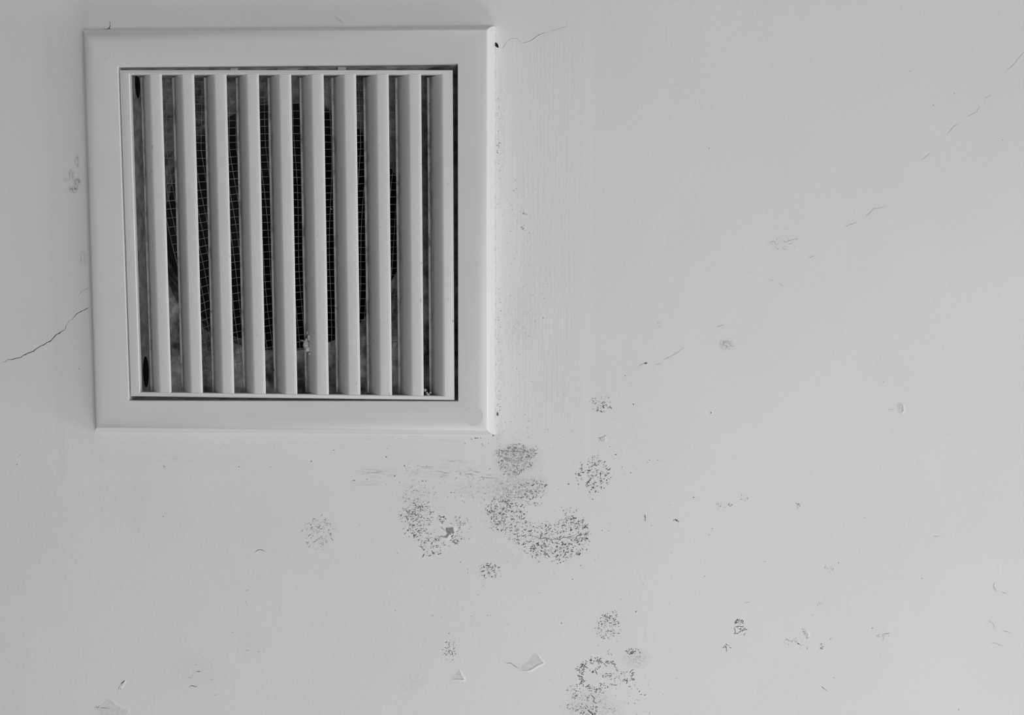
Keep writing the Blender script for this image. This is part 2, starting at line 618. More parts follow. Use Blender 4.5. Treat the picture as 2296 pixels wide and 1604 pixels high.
def insect_mesh():
    Y = 62 * PX
    sp = 16.3
    vs, f = [], []

    def warp(x, y):
        t = max(0.0, min(1.0, (y - 300) / 380.0))
        dx = -(x - 725) * 0.00062 * max(0, y - 330) + 3.0 * math.sin(y / 61.0 + x / 90.0)
        dy = 0.00046 * t * (x - 700) ** 2 * (1 if x < 700 else -0.5) * (1.0 if x < 700 else 1.0)
        dy += 2.5 * math.sin(x / 47.0 + y / 80.0)
        lean = (y - 160) * 0.030 * (900 - x) / 600.0
        return x + dx * 0.9 + lean, y + dy
    w = 0.85

    def tube(pts, r):
        b = len(vs)
        m = 5
        for k, p in enumerate(pts):
            q = pts[min(k + 1, len(pts) - 1)] - pts[max(k - 1, 0)]
            q.normalize()
            s1 = Vector((q.z, 0, -q.x))
            s2 = Vector((0, 1, 0))
            for i in range(m):
                a = 2 * math.pi * i / m
                vs.append(p + s1 * math.cos(a) * r + s2 * math.sin(a) * r)
        for k in range(len(pts) - 1):
            for i in range(m):
                j = (i + 1) % m
                f.append((b + k * m + i, b + k * m + j, b + (k + 1) * m + j, b + (k + 1) * m + i))
    x0, x1, y0, y1 = 338, 905, 185, 800
    x = x0
    while x <= x1 + 140:
        pts, k = [], 0
        y = y0
        while y <= y1:
            X, Yy = warp(x, y)
            if x0 - 10 < X < x1 + 10:
                pts.append(P(X, Yy, Y) + Vector((0, 0.00008 * (1 if k % 2 else -1), 0)))
            y += sp / 2
            k += 1
        if len(pts) > 3:
            tube(pts, w * PX * rnd.uniform(.8, 1.05))
        x += sp * rnd.uniform(.92, 1.08)
    y = y0
    while y <= y1:
        pts, k = [], 0
        x = x0
        while x <= x1 + 120:
            X, Yy = warp(x, y)
            if x0 - 10 < X < x1 + 10:
                pts.append(P(X, Yy, Y) + Vector((0, 0.00008 * (-1 if k % 2 else 1), 0)))
            x += sp / 2
            k += 1
        tube(pts, w * PX * rnd.uniform(.8, 1.05))
        y += sp * rnd.uniform(.93, 1.07)
    o = mesh_obj('insect_mesh', vs, f, M_WIRE, vent)
    tag(o, 'sagging fine grey wire mesh behind the louvres')


insect_mesh()


# ---------------------------------------------------------------- marks in the plaster: cracks, chips, holes
def ribbon(name, pts, width, mat, label=None, jitter=0.6, lip=0.0):
    """A crack: narrow, uneven, tapering at both ends, a hair proud of the paint so that it draws."""
    fine = []
    for k in range(len(pts) - 1):
        a, b = Vector(pts[k]), Vector(pts[k + 1])
        n = max(1, int((b - a).length / 4))
        for i in range(n):
            q = a.lerp(b, i / n)
            if i:
                q += Vector((rnd.uniform(-jitter, jitter), rnd.uniform(-jitter, jitter)))
            fine.append(q)
    fine.append(Vector(pts[-1]))
    N = len(fine)
    vs, f, idx = [], [], []
    for i, q in enumerate(fine):
        t = (fine[min(i + 1, N - 1)] - fine[max(i - 1, 0)]).normalized()
        nrm = Vector((-t.y, t.x))
        if nrm.y < 0:
            nrm = -nrm                                  # towards the bottom of the wall
        e = min(1.0, 0.15 + 4.0 * min(i, N - 1 - i) / N)
        w = width * e * rnd.uniform(0.7, 1.25) / 2
        for s in (-w, w):
            vs.append(P(*(q + nrm * s)) + Vector((0, -0.00004, 0)))
        if lip:
            vs.append(P(*(q + nrm * w)) + Vector((0, -lip * e * PX, 0)))
            vs.append(P(*(q + nrm * (w + lip * 3))) + Vector((0, -0.00002, 0)))
    m = 4 if lip else 2
    for i in range(N - 1):
        for c in range(m - 1):
            a = i * m + c
            f.append((a, a + 1, a + m + 1, a + m))
            idx.append(0 if c == 0 else 1)
    o = mesh_obj(name, vs, f, [mat, M_LIP], WALL, mat_idx=idx, smooth=False)
    if label:
        tag(o, label)
    return o


ribbon('wall_crack', [(4, 813), (12, 812), (19, 806), (26, 807), (35, 804), (47, 802), (52, 797), (63, 792), (75, 788), (90, 777),
                      (112, 766), (125, 752), (146, 739), (148, 730), (157, 717)], 1.9, M_CRACK, 'dark crack left of the vent')
ribbon('wall_crack', [(160, 719), (171, 705), (185, 697), (203, 688)], 1.3, M_CRACK)
ribbon('wall_crack', [(175, 667), (182, 655), (193, 649), (206, 641)], 1.1, M_FAINT)
ribbon('wall_crack', [(1116, 106), (1124, 109), (1131, 104), (1136, 94), (1147, 86), (1160, 87), (1168, 97)], 1.0, M_FAINT)
ribbon('wall_crack', [(1168, 98), (1180, 95), (1192, 91), (1205, 81), (1226, 72)], 1.2, M_MID, lip=0.45)
ribbon('wall_crack', [(1226, 72), (1250, 66), (1275, 58)], 0.8, M_FAINT)
ribbon('wall_crack', [(247, 47), (247, 57), (245, 63), (240, 66), (228, 66)], 2.4, M_CRACK, 'short dark crack at the top of the vent')
for pts in (
        [(2123, 302), (2137, 285), (2150, 277)], [(2167, 262), (2190, 251), (2198, 238)], [(2207, 221), (2223, 213)],
        [(2255, 160), (2272, 146), (2288, 126), (2296, 116)], [(2066, 360), (2085, 343)], [(1893, 510), (1905, 504), (1924, 498)],
        [(1940, 487), (1960, 468), (1985, 464)], [(1430, 823), (1443, 815), (1451, 812)], [(1470, 818), (1484, 815)],
        [(1486, 808), (1505, 799), (1520, 790), (1534, 780)], [(1606, 733), (1625, 729)], [(1752, 545), (1775, 539), (1788, 534)],
        [(1722, 543), (1738, 542), (1742, 560)], [(1812, 579), (1828, 573)], [(1726, 628), (1735, 629)], [(1746, 636), (1759, 643)],
        [(2215, 1392), (2226, 1398), (2232, 1413)], [(2246, 1414), (2268, 1421)], [(2220, 1441), (2232, 1443), (2249, 1450)],
        [(2094, 1204), (2108, 1202)], [(1990, 921), (1996, 919), (2004, 918)], [(1667, 1352), (1682, 1351)],
        [(545, 1328), (548, 1322)], [(549, 1461), (555, 1459), (561, 1457)], [(420, 1521), (430, 1519)], [(434, 1490), (443, 1493)],
        [(470, 1526), (482, 1523)], [(551, 1346), (554, 1358)], [(940, 1046), (960, 1048), (975, 1047)]):
    ribbon('hairline_crack', pts, 1.15, M_FAINT)
for pts, w in (
        ([(424, 1541), (430, 1538), (438, 1541), (444, 1539)], 1.4), ([(439, 1507), (446, 1506), (448, 1508)], 2.0),
        ([(571, 1239), (578, 1234), (586, 1233), (594, 1237)], 1.5), ([(551, 1325), (558, 1323)], 3.2),
        ([(265, 1549), (268, 1541), (271, 1535)], 1.3), ([(270, 1535), (274, 1532), (280, 1526)], 3.0),
        ([(1196, 1204), (1204, 1205), (1210, 1209), (1222, 1207), (1232, 1206)], 1.4),
        ([(1230, 1205), (1240, 1210), (1256, 1210), (1262, 1206), (1276, 1205), (1288, 1201), (1296, 1195)], 1.3),
        ([(1840, 1539), (1848, 1545), (1856, 1551)], 1.2), ([(1446, 1153), (1447, 1161), (1446, 1170)], 2.2),
        ([(1447, 1165), (1452, 1161)], 1.4),
        ([(1340, 980), (1346, 984), (1349, 991)], 1.2), ([(1349, 982), (1360, 976)], 1.0),
        ([(1444, 816), (1452, 814)], 4.0), ([(2091, 1203), (2098, 1203)], 1.4),
        ([(988, 1181), (998, 1190)], 1.3), ([(1018, 1194), (1026, 1193), (1032, 1187)], 1.1)):
    ribbon('wall_crack', pts, w, M_CRACK if w > 1.7 else M_MID, lip=0.5)


def star(px, py, r, arms, mat, w=1.1):
    for i in range(arms):
        a = 2 * math.pi * (i + rnd.uniform(-.25, .25)) / arms
        L = r * rnd.uniform(.6, 1.1)
        s0 = (px + rnd.uniform(-.25, .25) * r, py + rnd.uniform(-.25, .25) * r)
        k1 = (s0[0] + math.cos(a) * L * .35 + rnd.uniform(-3, 3), s0[1] + math.sin(a) * L * .35 + rnd.uniform(-3, 3))
        k2 = (s0[0] + math.cos(a + .5) * L * .7 + rnd.uniform(-3, 3), s0[1] + math.sin(a + .5) * L * .7 + rnd.uniform(-3, 3))
        ribbon('hairline_crack', [s0, k1, k2], w, mat, jitter=.9, lip=0.35 if i % 2 else 0.0)


star(1858, 1276, 16, 5, M_FAINT, 1.0)
star(1836, 1354, 14, 4, M_FAINT, .9)
star(1978, 1426, 20, 6, M_FAINT, 1.2)
star(1349, 984, 9, 3, M_MID, 0.8)


def chip(name, bed, rim, height, label, closed_bed=True, slope=5.5):
    """Where paint has come away: the bare bed, and the lifted lip of paint along its rim."""
    cx = sum(p[0] for p in bed) / len(bed)
    cy = sum(p[1] for p in bed) / len(bed)
    vs = [P(cx, cy) + Vector((0, -0.00003, 0))]
    f, idx = [], []
    fine = []
    for k in range(len(bed)):
        a, b = Vector(bed[k]), Vector(bed[(k + 1) % len(bed)])
        n = max(1, int((b - a).length / 3.5))
        for i in range(n):
            q = a.lerp(b, i / n)
            if i:
                q += Vector((rnd.uniform(-.6, .6), rnd.uniform(-.6, .6)))
            fine.append(q)
    for q in fine:
        vs.append(P(*q) + Vector((0, -0.00003, 0)))
    n = len(fine)
    for i in range(n):
        f.append((0, 1 + i, 1 + (i + 1) % n))
        idx.append(0)
    b = len(vs)
    rf = []
    for k in range(len(rim) - 1):
        a, c = Vector(rim[k]), Vector(rim[k + 1])
        m = max(1, int((c - a).length / 3.0))
        for i in range(m):
            q = a.lerp(c, i / m)
            if i:
                q += Vector((rnd.uniform(-.4, .4), rnd.uniform(-.4, .4)))
            rf.append(q)
    rf.append(Vector(rim[-1]))
    N = len(rf)
    for i, q in enumerate(rf):
        t = (rf[min(i + 1, N - 1)] - rf[max(i - 1, 0)]).normalized()
        o = Vector((-t.y, t.x))
        if o.dot(q - Vector((cx, cy))) < 0:
            o = -o
        e = min(1.0, 0.1 + 3.5 * min(i, N - 1 - i) / N)
        hh = 0.52 * height * e * rnd.uniform(.85, 1.15)
        for s, h in ((0.0, -0.05), (-0.6, hh * .9), (0.6, hh), (slope * .35, hh * .62), (slope * .7, hh * .22), (slope, -0.05)):
            vs.append(P(*(q + o * s * (0.4 + .6 * e))) + Vector((0, -h * PX, 0)))
    for i in range(N - 1):
        for c in range(5):
            a = b + i * 6 + c
            f.append((a, a + 1, a + 7, a + 6))
            idx.append(1)
    o = mesh_obj(name, vs, f, [M_BARE, M_LIP], WALL, mat_idx=idx)
    return tag(o, label)


chip('paint_chip', [(1167, 1504), (1181, 1505), (1192, 1502), (1205, 1493), (1219, 1487), (1210, 1477), (1206, 1469), (1194, 1469),
                    (1187, 1482), (1172, 1492)],
     [(1164, 1504), (1170, 1505), (1181, 1505), (1192, 1502), (1205, 1493), (1219, 1487),
      (1210, 1477), (1206, 1469), (1192, 1468)], 2.3, 'large flake of lifting paint')
chip('paint_chip', [(1030, 1503), (1034, 1513), (1040, 1524), (1024, 1523), (1013, 1523), (1023, 1512)],
     [(1029, 1500), (1034, 1513), (1041, 1525), (1024, 1524), (1012, 1524)], 2.6, 'small three-cornered paint chip')
chip('paint_chip', [(214, 1586), (225, 1588), (234, 1582), (244, 1572), (249, 1571), (260, 1583), (275, 1590), (288, 1592), (288, 1598), (280, 1607), (228, 1607), (222, 1597)],
     [(228, 1607), (222, 1597), (213, 1586), (226, 1587), (234, 1581), (244, 1571), (250, 1571), (261, 1583), (275, 1590), (289, 1593), (284, 1602), (280, 1607)],
     1.1, 'pale bare patch where paint flaked away', slope=6)
chip('paint_chip', [(2012, 905), (2024, 907), (2025, 921), (2021, 928), (2013, 924)],
     [(2016, 905), (2024, 907), (2026, 921), (2020, 929)], 1.8, 'tiny lifted paint edge')
ribbon('wall_crack', [(2231, 1306), (2228, 1313), (2232, 1322), (2237, 1329)], 1.3, M_FAINT, lip=0.9)
ribbon('hairline_crack', [(2244, 1328), (2252, 1330), (2258, 1333)], 1.1, M_FAINT, lip=0.4)
chip('paint_chip', [(750, 38), (760, 40), (772, 50), (764, 50), (756, 46)],
     [(750, 37), (760, 40), (768, 47), (775, 53)], 1.6, 'paint ridge over the vent')
chip('paint_chip', [(1348, 982), (1356, 980), (1356, 987), (1350, 990)], [(1350, 991), (1356, 988), (1357, 979)], 1.2, 'tiny chip with cracks')
chip('paint_chip', [(1803, 1411), (1810, 1416), (1813, 1424), (1808, 1432), (1803, 1422)],
     [(1798, 1411), (1806, 1414), (1812, 1422), (1810, 1432), (1816, 1436)], 1.4, 'flaking paint edge')
chip('paint_chip', [(1775, 1436), (1784, 1440), (1786, 1430), (1790, 1446), (1799, 1450)],
     [(1765, 1435), (1776, 1441), (1784, 1436), (1786, 1427)], 1.4, 'flaking paint edge')
chip('paint_chip', [(273, 1527), (281, 1528), (277, 1536)], [(282, 1524), (279, 1530), (274, 1538), (270, 1546)], 1.4, 'small lifted paint edge')


ribbon('hairline_crack', [(1134, 1487), (1147, 1488), (1153, 1493), (1160, 1498), (1166, 1500)], 1.2, M_MID, lip=.5)


def deep_chip():
    """The torn hole in the plaster inside the mould below the vent."""
    bed = [(1000, 1184), (1008, 1183.5), (1016, 1183), (1016.5, 1190), (1019, 1195), (1014, 1198), (1008, 1197.5), (1004, 1203), (1001.5, 1206.5), (995, 1205),
           (987, 1203), (989, 1201.5), (996, 1203), (1000, 1201), (1003, 1197), (999.5, 1191)]
    c = P(1008, 1192)
    vs, f, idx = [], [], []
    n = len(bed)
    for q in bed:
        vs.append(P(*q) + Vector((0, -0.00006, 0)))
    f.append(tuple(range(n)))
    idx.append(0)
    o = mesh_obj('wall_hole', vs, f, [make_noisy('hole_plaster', 0.24, 0.36, 800)], WALL, mat_idx=idx, smooth=False)
    tag(o, 'torn grey hole where paint has broken away')
    chip('paint_chip', [(1016, 1184), (1018, 1188), (1017, 1194)], [(1016, 1181), (1017.5, 1190), (1020, 1196)], 2.2, 'lifted paint at the torn hole', slope=7)
    chip('paint_chip', [(1004, 1203), (1001.5, 1206.5), (995, 1205)],
         [(1018, 1197), (1008, 1200), (1003, 1207), (995, 1207), (984, 1204), (979, 1208)], 2.0, 'lifted paint below the torn hole', slope=7)


deep_chip()


def blob_hole(px, py, rx, ry, tilt, label, mat=None):
    n = 18
    vs = []
    for i in range(n):
        a = 2 * math.pi * i / n
        x, y = math.cos(a) * rx, math.sin(a) * ry
        r = 1 + rnd.uniform(-.12, .12)
        vs.append(P(px + (x * math.cos(tilt) - y * math.sin(tilt)) * r, py + (x * math.sin(tilt) + y * math.cos(tilt)) * r) + Vector((0, -0.00005, 0)))
    o = mesh_obj('wall_hole', vs, [tuple(range(n))], mat or M_HOLE, WALL, smooth=False)
    return tag(o, label)


blob_hole(1113.5, 101, 3.6, 6.2, -0.5, 'small dark hole at the corner of the vent')
blob_hole(243.5, 65.5, 5, 1.8, 0, 'small dark gap at the top of the vent', M_CRACK)
blob_hole(1115.5, 929, 2.2, 4.6, 0, 'small dark gap beside the vent', M_CRACK)


# ---------------------------------------------------------------- mould
def inside(poly, x, y):
    c = False
    j = len(poly) - 1
    for i in range(len(poly)):
        xi, yi = poly[i]
        xj, yj = poly[j]
        if (yi > y) != (yj > y) and x < (xj - xi) * (y - yi) / (yj - yi) + xi:
            c = not c
        j = i
    return c


class Growth:
    def __init__(self, seed):
        self.v, self.f, self.t = [], [], []
        self.r = random.Random(seed)

    def dab(self, x, y, rx, ry, ang, tone):
        """One low tuft of mould."""
        r = self.r
        n = 7
        b = len(self.v)
        self.v.append(P(x, y) + Vector((0, -0.00016, 0)))
        self.t.append(tone)
        ca, sa = math.cos(ang), math.sin(ang)
        for i in range(n):
            a = 2 * math.pi * i / n
            k = r.uniform(.78, 1.2)
            u, w = math.cos(a) * rx * k, math.sin(a) * ry * k
            self.v.append(P(x + u * ca - w * sa, y + u * sa + w * ca) + Vector((0, -0.00003, 0)))
            self.t.append(tone)
        for i in range(n):
            self.f.append((b, b + 1 + i, b + 1 + (i + 1) % n))

    def worm(self, x, y, size, tone, steps=None):
        r = self.r
        ang = r.uniform(0, math.pi) if r.random() < .6 else r.gauss(-0.5, .4)
        steps = steps or r.choice((1, 1, 1, 2, 2, 3))
        for _ in range(steps):
            self.dab(x, y, size * r.uniform(.9, 1.5), size * r.uniform(.55, .85), ang, tone * r.uniform(.85, 1.15))
            x += math.cos(ang) * size * 1.7
            y += math.sin(ang) * size * 1.7
            ang += r.uniform(-.7, .7)

    def fill(self, test, box, spacing, size, tone, clump=0.0, cscale=12.0):
        """tone: range of greys; clump: 0..1 how much the growth gathers in tufts."""
        r = self.r
        x0, y0, x1, y1 = box
        n = int(1.45 * (x1 - x0) * (y1 - y0) / spacing ** 2)
        off = r.uniform(0, 50)
        for _ in range(n):
            x, y = r.uniform(x0, x1), r.uniform(y0, y1)
            w = test(x, y)
            if w <= 0 or r.random() > w:
                continue
            nz = noise.noise(Vector((x / cscale, y / cscale, off))) * .5 + .5
            if nz < (clump * .62 + .12) * r.uniform(.6, 1.35):
                continue
            depth = 1 - min(1, max(0, (nz - .35) * 1.6)) * .4
            if r.random() < .62:
                self.worm(x, y, size * r.uniform(.5, .8), min(.56, r.uniform(*tone) * 1.1 + r.uniform(.06, .28)), r.choice((1, 1, 2)))
            else:
                self.worm(x, y, size * r.choice((.6, .75, .9, 1.1)), r.uniform(*tone) * depth)

    def ellipse(self, cx, cy, rx, ry, spacing, size, tone, clump=.35, soft=.35, cscale=12.0):
        def test(x, y):
            a = math.atan2(y - cy, x - cx)
            k = 1 + .16 * noise.noise(Vector((math.cos(a) * 1.6 + cx, math.sin(a) * 1.6 + cy, 0)))
            d = math.hypot((x - cx) / (rx * k), (y - cy) / (ry * k))
            return 0 if d > 1.12 else min(1.0, (1.12 - d) / soft)
        self.fill(test, (cx - rx * 1.2, cy - ry * 1.2, cx + rx * 1.2, cy + ry * 1.2), spacing, size, tone, clump, cscale)

    def poly(self, pts, spacing, size, tone, clump=.35, cscale=12.0, edge=5.0):
        r = self.r
        xs, ys = [p[0] for p in pts], [p[1] for p in pts]

        def test(x, y):
            return 1.0 if inside(pts, x + r.gauss(0, edge), y + r.gauss(0, edge)) else 0
        self.fill(test, (min(xs) - 8, min(ys) - 8, max(xs) + 8, max(ys) + 8), spacing, size, tone, clump, cscale)

    def arc(self, cx, cy, rad, a0, a1, n, size, tone, wid=3.0, sy=1.0):
        r = self.r
        for i in range(n):
            a = math.radians(a0 + (a1 - a0) * r.random())
            q = rad + r.gauss(0, wid)
            self.worm(cx + math.cos(a) * q, cy + math.sin(a) * q * sy, size * r.uniform(.8, 1.2), r.uniform(*tone))

    def line(self, pts, size, tone, gap=1.6):
        for k in range(len(pts) - 1):
            a, b = Vector(pts[k]), Vector(pts[k + 1])
            n = max(1, int((b - a).length / (size * gap)))
            ang = math.atan2(b.y - a.y, b.x - a.x)
            for i in range(n):
                q = a.lerp(b, i / n)
                self.dab(q.x + self.r.uniform(-.4, .4), q.y + self.r.uniform(-.4, .4), size * 1.3, size * .7, ang, tone * self.r.uniform(.8, 1.2))

    def done(self, name, label=None, kind=None, group='mould patches on the wall'):
        o = mesh_obj(name, self.v, self.f, M_MOULD, smooth=False, tones=self.t)
        return tag(o, label, 'mould patch' if kind is None else 'mould specks', group if kind is None else None, kind)


DK, MD, LT, FT = (.05, .16), (.12, .28), (.24, .42), (.38, .55)

g = Growth(1)
g.poly([(1112, 1006), (1138, 1003), (1160, 994), (1178, 1004), (1206, 1003), (1200, 1022), (1190, 1034), (1194, 1048), (1176, 1056), (1160, 1068), (1136, 1068),
        (1122, 1050), (1112, 1026)], 3.7, 1.15, (.22, .42), .28, 9, 3)
g.poly([(1112, 1010), (1160, 1000), (1206, 1004), (1200, 1018), (1160, 1014), (1118, 1022)], 6.2, 1.2, MD, .3, 9, 3)
g.poly([(1114, 1010), (1160, 1000), (1202, 1006), (1188, 1048), (1160, 1066), (1124, 1050)], 4.6, .95, (.34, .5), .0, 9, 3)
g.line([(1124, 1012), (1136, 1011), (1150, 1013), (1164, 1013), (1178, 1015)], 1.0, .3)
g.done('mould_patch', 'dense grey ragged-topped mould patch just off the lower corner of the vent')

g = Growth(2)
g.ellipse(1196, 1104, 31, 33, 4.6, 1.3, MD, .38)
g.ellipse(1160, 1100, 40, 28, 6.5, 1.0, (.42, .58), .35)
g.done('mould_patch', 'smudged round mould patch between the dense square patch and the large crescent')

g = Growth(3)
CR = [(1083, 1146), (1096, 1128), (1112, 1117), (1140, 1114), (1163, 1122), (1180, 1146), (1182, 1160), (1200, 1174), (1226, 1170), (1244, 1180), (1250, 1170),
      (1262, 1164), (1288, 1155), (1312, 1164), (1321, 1196), (1318, 1232), (1290, 1246), (1262, 1262), (1222, 1256), (1186, 1242), (1150, 1222), (1128, 1196), (1100, 1190), (1104, 1168)]
g.poly(CR, 5.0, 1.35, (.09, .30), .34, 11, 3.5)
g.poly([(1100, 1115), (1140, 1112), (1170, 1130), (1182, 1160), (1140, 1190), (1095, 1175)], 6.2, 1.1, LT, .3, 9, 4)
g.poly([(1180, 1215), (1300, 1215), (1300, 1245), (1255, 1264), (1190, 1245)], 8.0, 1.5, DK, .45, 12, 4)
g.poly([(1285, 1155), (1318, 1168), (1322, 1215), (1296, 1215)], 8.0, 1.6, DK, .4, 10, 4)
g.ellipse(1262, 1150, 45, 12, 9, 1.0, FT, .4)
g.line([(1101, 1132), (1101, 1142), (1104, 1150)], 1.1, .14, 2.4)
g.line([(1131, 1126), (1138, 1125), (1140, 1120)], 1.1, .12, 2.0)
g.line([(1113, 1158), (1113, 1166)], 1.1, .2)
g.done('mould_patch', 'largest mould patch, a wide dark crescent of specks with a thin crack across it')

g = Growth(4)
g.ellipse(932, 1158, 39, 37, 5.2, 1.3, (.10, .32), .30)
g.ellipse(940, 1156, 33, 32, 6.0, 1.2, (.14, .34), .0)
g.poly([(912, 1190), (945, 1184), (975, 1190), (982, 1206), (1004, 1212), (1006, 1226), (988, 1240), (970, 1250), (948, 1240), (936, 1208)], 5.2, 1.4, (.08, .28), .36, 10, 3)
g.ellipse(989, 1165, 11, 9, 4.4, 1.3, DK, .25)
g.ellipse(1030, 1170, 22, 15, 4.8, 1.2, (.15, .4), .35)
g.ellipse(1024, 1209, 17, 13, 4.4, 1.3, (.10, .3), .35)
g.ellipse(1046, 1192, 18, 26, 8, 1.0, FT, .35)
g.ellipse(938, 1108, 42, 24, 8, 1.2, (.45, .6), .35)
g.line([(983, 1243), (991, 1240)], 1.4, .1)
g.done('mould_patch', 'broken-up mould patch with a torn hole in its middle, below the vent')

for (seed, label, ells) in (
        (5, 'small ragged mould patch standing alone above the round dark one', [(1348, 906, 24, 21, 5.0, 1.3, (.10, .30), .42)]),
        (6, 'round dark speckled mould patch beside the dense grey patch', [(1333, 1064, 39, 40, 4.9, 1.35, (.06, .24), .40)]),
        (7, 'faintest round mould patch, pale grey, out below the vent', [(714, 1196, 36, 38, 5.6, 1.15, (.34, .52), .40), (716, 1180, 28, 16, 7, 1.1, LT, .3)]),
        (8, 'small mould patch just under the gap between the torn patch and the crescent', [(1097, 1281, 25, 20, 4.8, 1.35, (.08, .28), .32)]),
        (9, 'bell-shaped mould patch below the crescent, with a narrow top', [(1362, 1407, 28, 27, 4.5, 1.15, (.10, .30), .32), (1372, 1380, 13, 12, 4.0, 1.15, (.08, .22), .3)]),
        (10, 'small mould patch above the three-cornered paint chip', [(1008, 1458, 18, 21, 4.5, 1.2, (.10, .28), .42)]),
        (13, 'tiny pale mould patch high on the bare wall, far out from the vent', [(1628, 773, 14, 10, 4.4, 1.1, (.34, .48), .25)]),
        (14, 'sparse pale mould dots on the bare wall beside a thick dark fleck', [(1612, 1133, 7, 9, 5, 1.1, LT, .25), (1634, 1136, 10, 9, 5, 1.1, LT, .3), (1670, 1117, 12, 8, 7, 1, FT, .3)]),
        (15, 'single tiny mould spot on open wall right of the sparse dots', [(1788, 1133, 6, 8, 4.0, 1.1, LT, .2)]),
        (16, 'row of thin mould specks climbing beside the flaking paint', [(1842, 1446, 6, 9, 4.6, 1.1, MD, .2), (1856, 1432, 10, 6, 6, 1.1, LT, .3)]),
        (17, 'wispy pale mould traces by the hairline cracks in the upper wall', [(1755, 546, 36, 20, 8, 1.0, FT, .42), (1757, 515, 6, 6, 6, 1, FT, .3)]),
):
    g = Growth(seed)
    for e in ells:
        g.ellipse(*e)
    g.done('mould_patch', label)

g = Growth(11)
g.arc(1335, 1512, 34, 150, 300, 60, 1.3, (.10, .30), 4)
g.arc(1335, 1512, 34, 40, 150, 45, 1.3, (.12, .32), 4)
g.arc(1330, 1492, 14, -20, 130, 14, 1.3, MD, 1.5)
g.ellipse(1310, 1497, 9, 8, 4.0, 1.4, DK, .25)
g.arc(1366, 1500, 15, 190, 380, 26, 1.2, (.16, .34), 2)
g.ellipse(1358, 1515, 16, 6, 4.4, 1.4, (.12, .26), .3)
g.ellipse(1378, 1520, 22, 16, 6.2, 1.2, LT, .4)
g.arc(1405, 1512, 16, -40, 130, 22, 1.3, (.14, .34), 2)
g.ellipse(1399, 1509, 8, 5, 4.0, 1.4, MD, .25)
g.line([(1370, 1535), (1378, 1537), (1386, 1537)], 1.3, .18, 2.2)
g.arc(1420, 1478, 22, 180, 330, 12, 1.3, LT, 2)
g.ellipse(1418, 1462, 7, 6, 3.2, 1.6, DK, .1)
g.ellipse(1432, 1480, 12, 14, 6, 1.2, FT, .35)
g.ellipse(1367, 1463, 6, 9, 5, 1.1, LT, .3)
g.done('mould_patch', 'mould patch grown in rings and loops below the bell-shaped one')

g = Growth(12)
g.ellipse(1288, 1550, 20, 17, 5.0, 1.2, (.16, .36), .38)
g.ellipse(1291, 1585, 20, 13, 4.6, 1.2, (.14, .34), .38)
g.line([(1327, 1560), (1333, 1568), (1331, 1574), (1338, 1578)], 1.7, .24, 1.5)
g.ellipse(1335, 1562, 24, 20, 6.5, 1.2, (.26, .48), .40)
g.ellipse(1322, 1594, 22, 14, 4.8, 1.3, (.12, .34), .38)
g.line([(1320, 1594), (1326, 1600), (1331, 1606)], 2.0, .12, 1.3)
g.ellipse(1310, 1566, 18, 16, 7, 1.0, FT, .35)
g.ellipse(1345, 1552, 14, 6, 5, 1.1, LT, .3)
g.ellipse(1368, 1590, 20, 10, 7, 1.1, FT, .35)
g.done('mould_patch', 'untidy spread of mould at the bottom edge, under the ringed patch')

g = Growth(18)
g.arc(1657, 1399, 9, 180, 360, 16, 1.1, DK, 1)
g.line([(1650, 1406), (1658, 1405), (1664, 1406), (1668, 1404)], 1.1, .14)
g.line([(1647, 1409), (1649, 1417), (1647, 1421), (1656, 1421)], 1.1, .12)
g.line([(1658, 1418), (1666, 1413), (1676, 1412)], 1.1, .18)
g.line([(1668, 1424), (1672, 1420)], 1.1, .3)
g.ellipse(1659, 1408, 15, 17, 6.0, 1.0, MD, .35)
g.done('mould_patch', 'small squiggly dark mould patch upper of the neighbouring pair on the lower wall')

g = Growth(19)
g.ellipse(1629, 1452, 11, 10, 4.4, 1.2, (.10, .26), .3)
g.line([(1628, 1450), (1629, 1462)], 1.1, .16)
g.done('mould_patch', 'smallest dark mould patch, lower of the neighbouring pair on the lower wall')

g = Growth(20)
g.line([(1798, 1411), (1806, 1413), (1812, 1421), (1814, 1432)], .8, .32, 1.8)
g.line([(1764, 1434), (1776, 1440), (1784, 1436), (1786, 1428)], .8, .4, 1.8)
g.ellipse(1803, 1419, 3.5, 3.5, 2.6, 1.2, DK, 0)
g.ellipse(1790, 1440, 28, 22, 12, .8, FT, .4)
g.ellipse(1762, 1440, 8, 10, 5, 1.1, FT, .3)
g.done('mould_patch', 'pale ring of mould around curling flakes of paint')

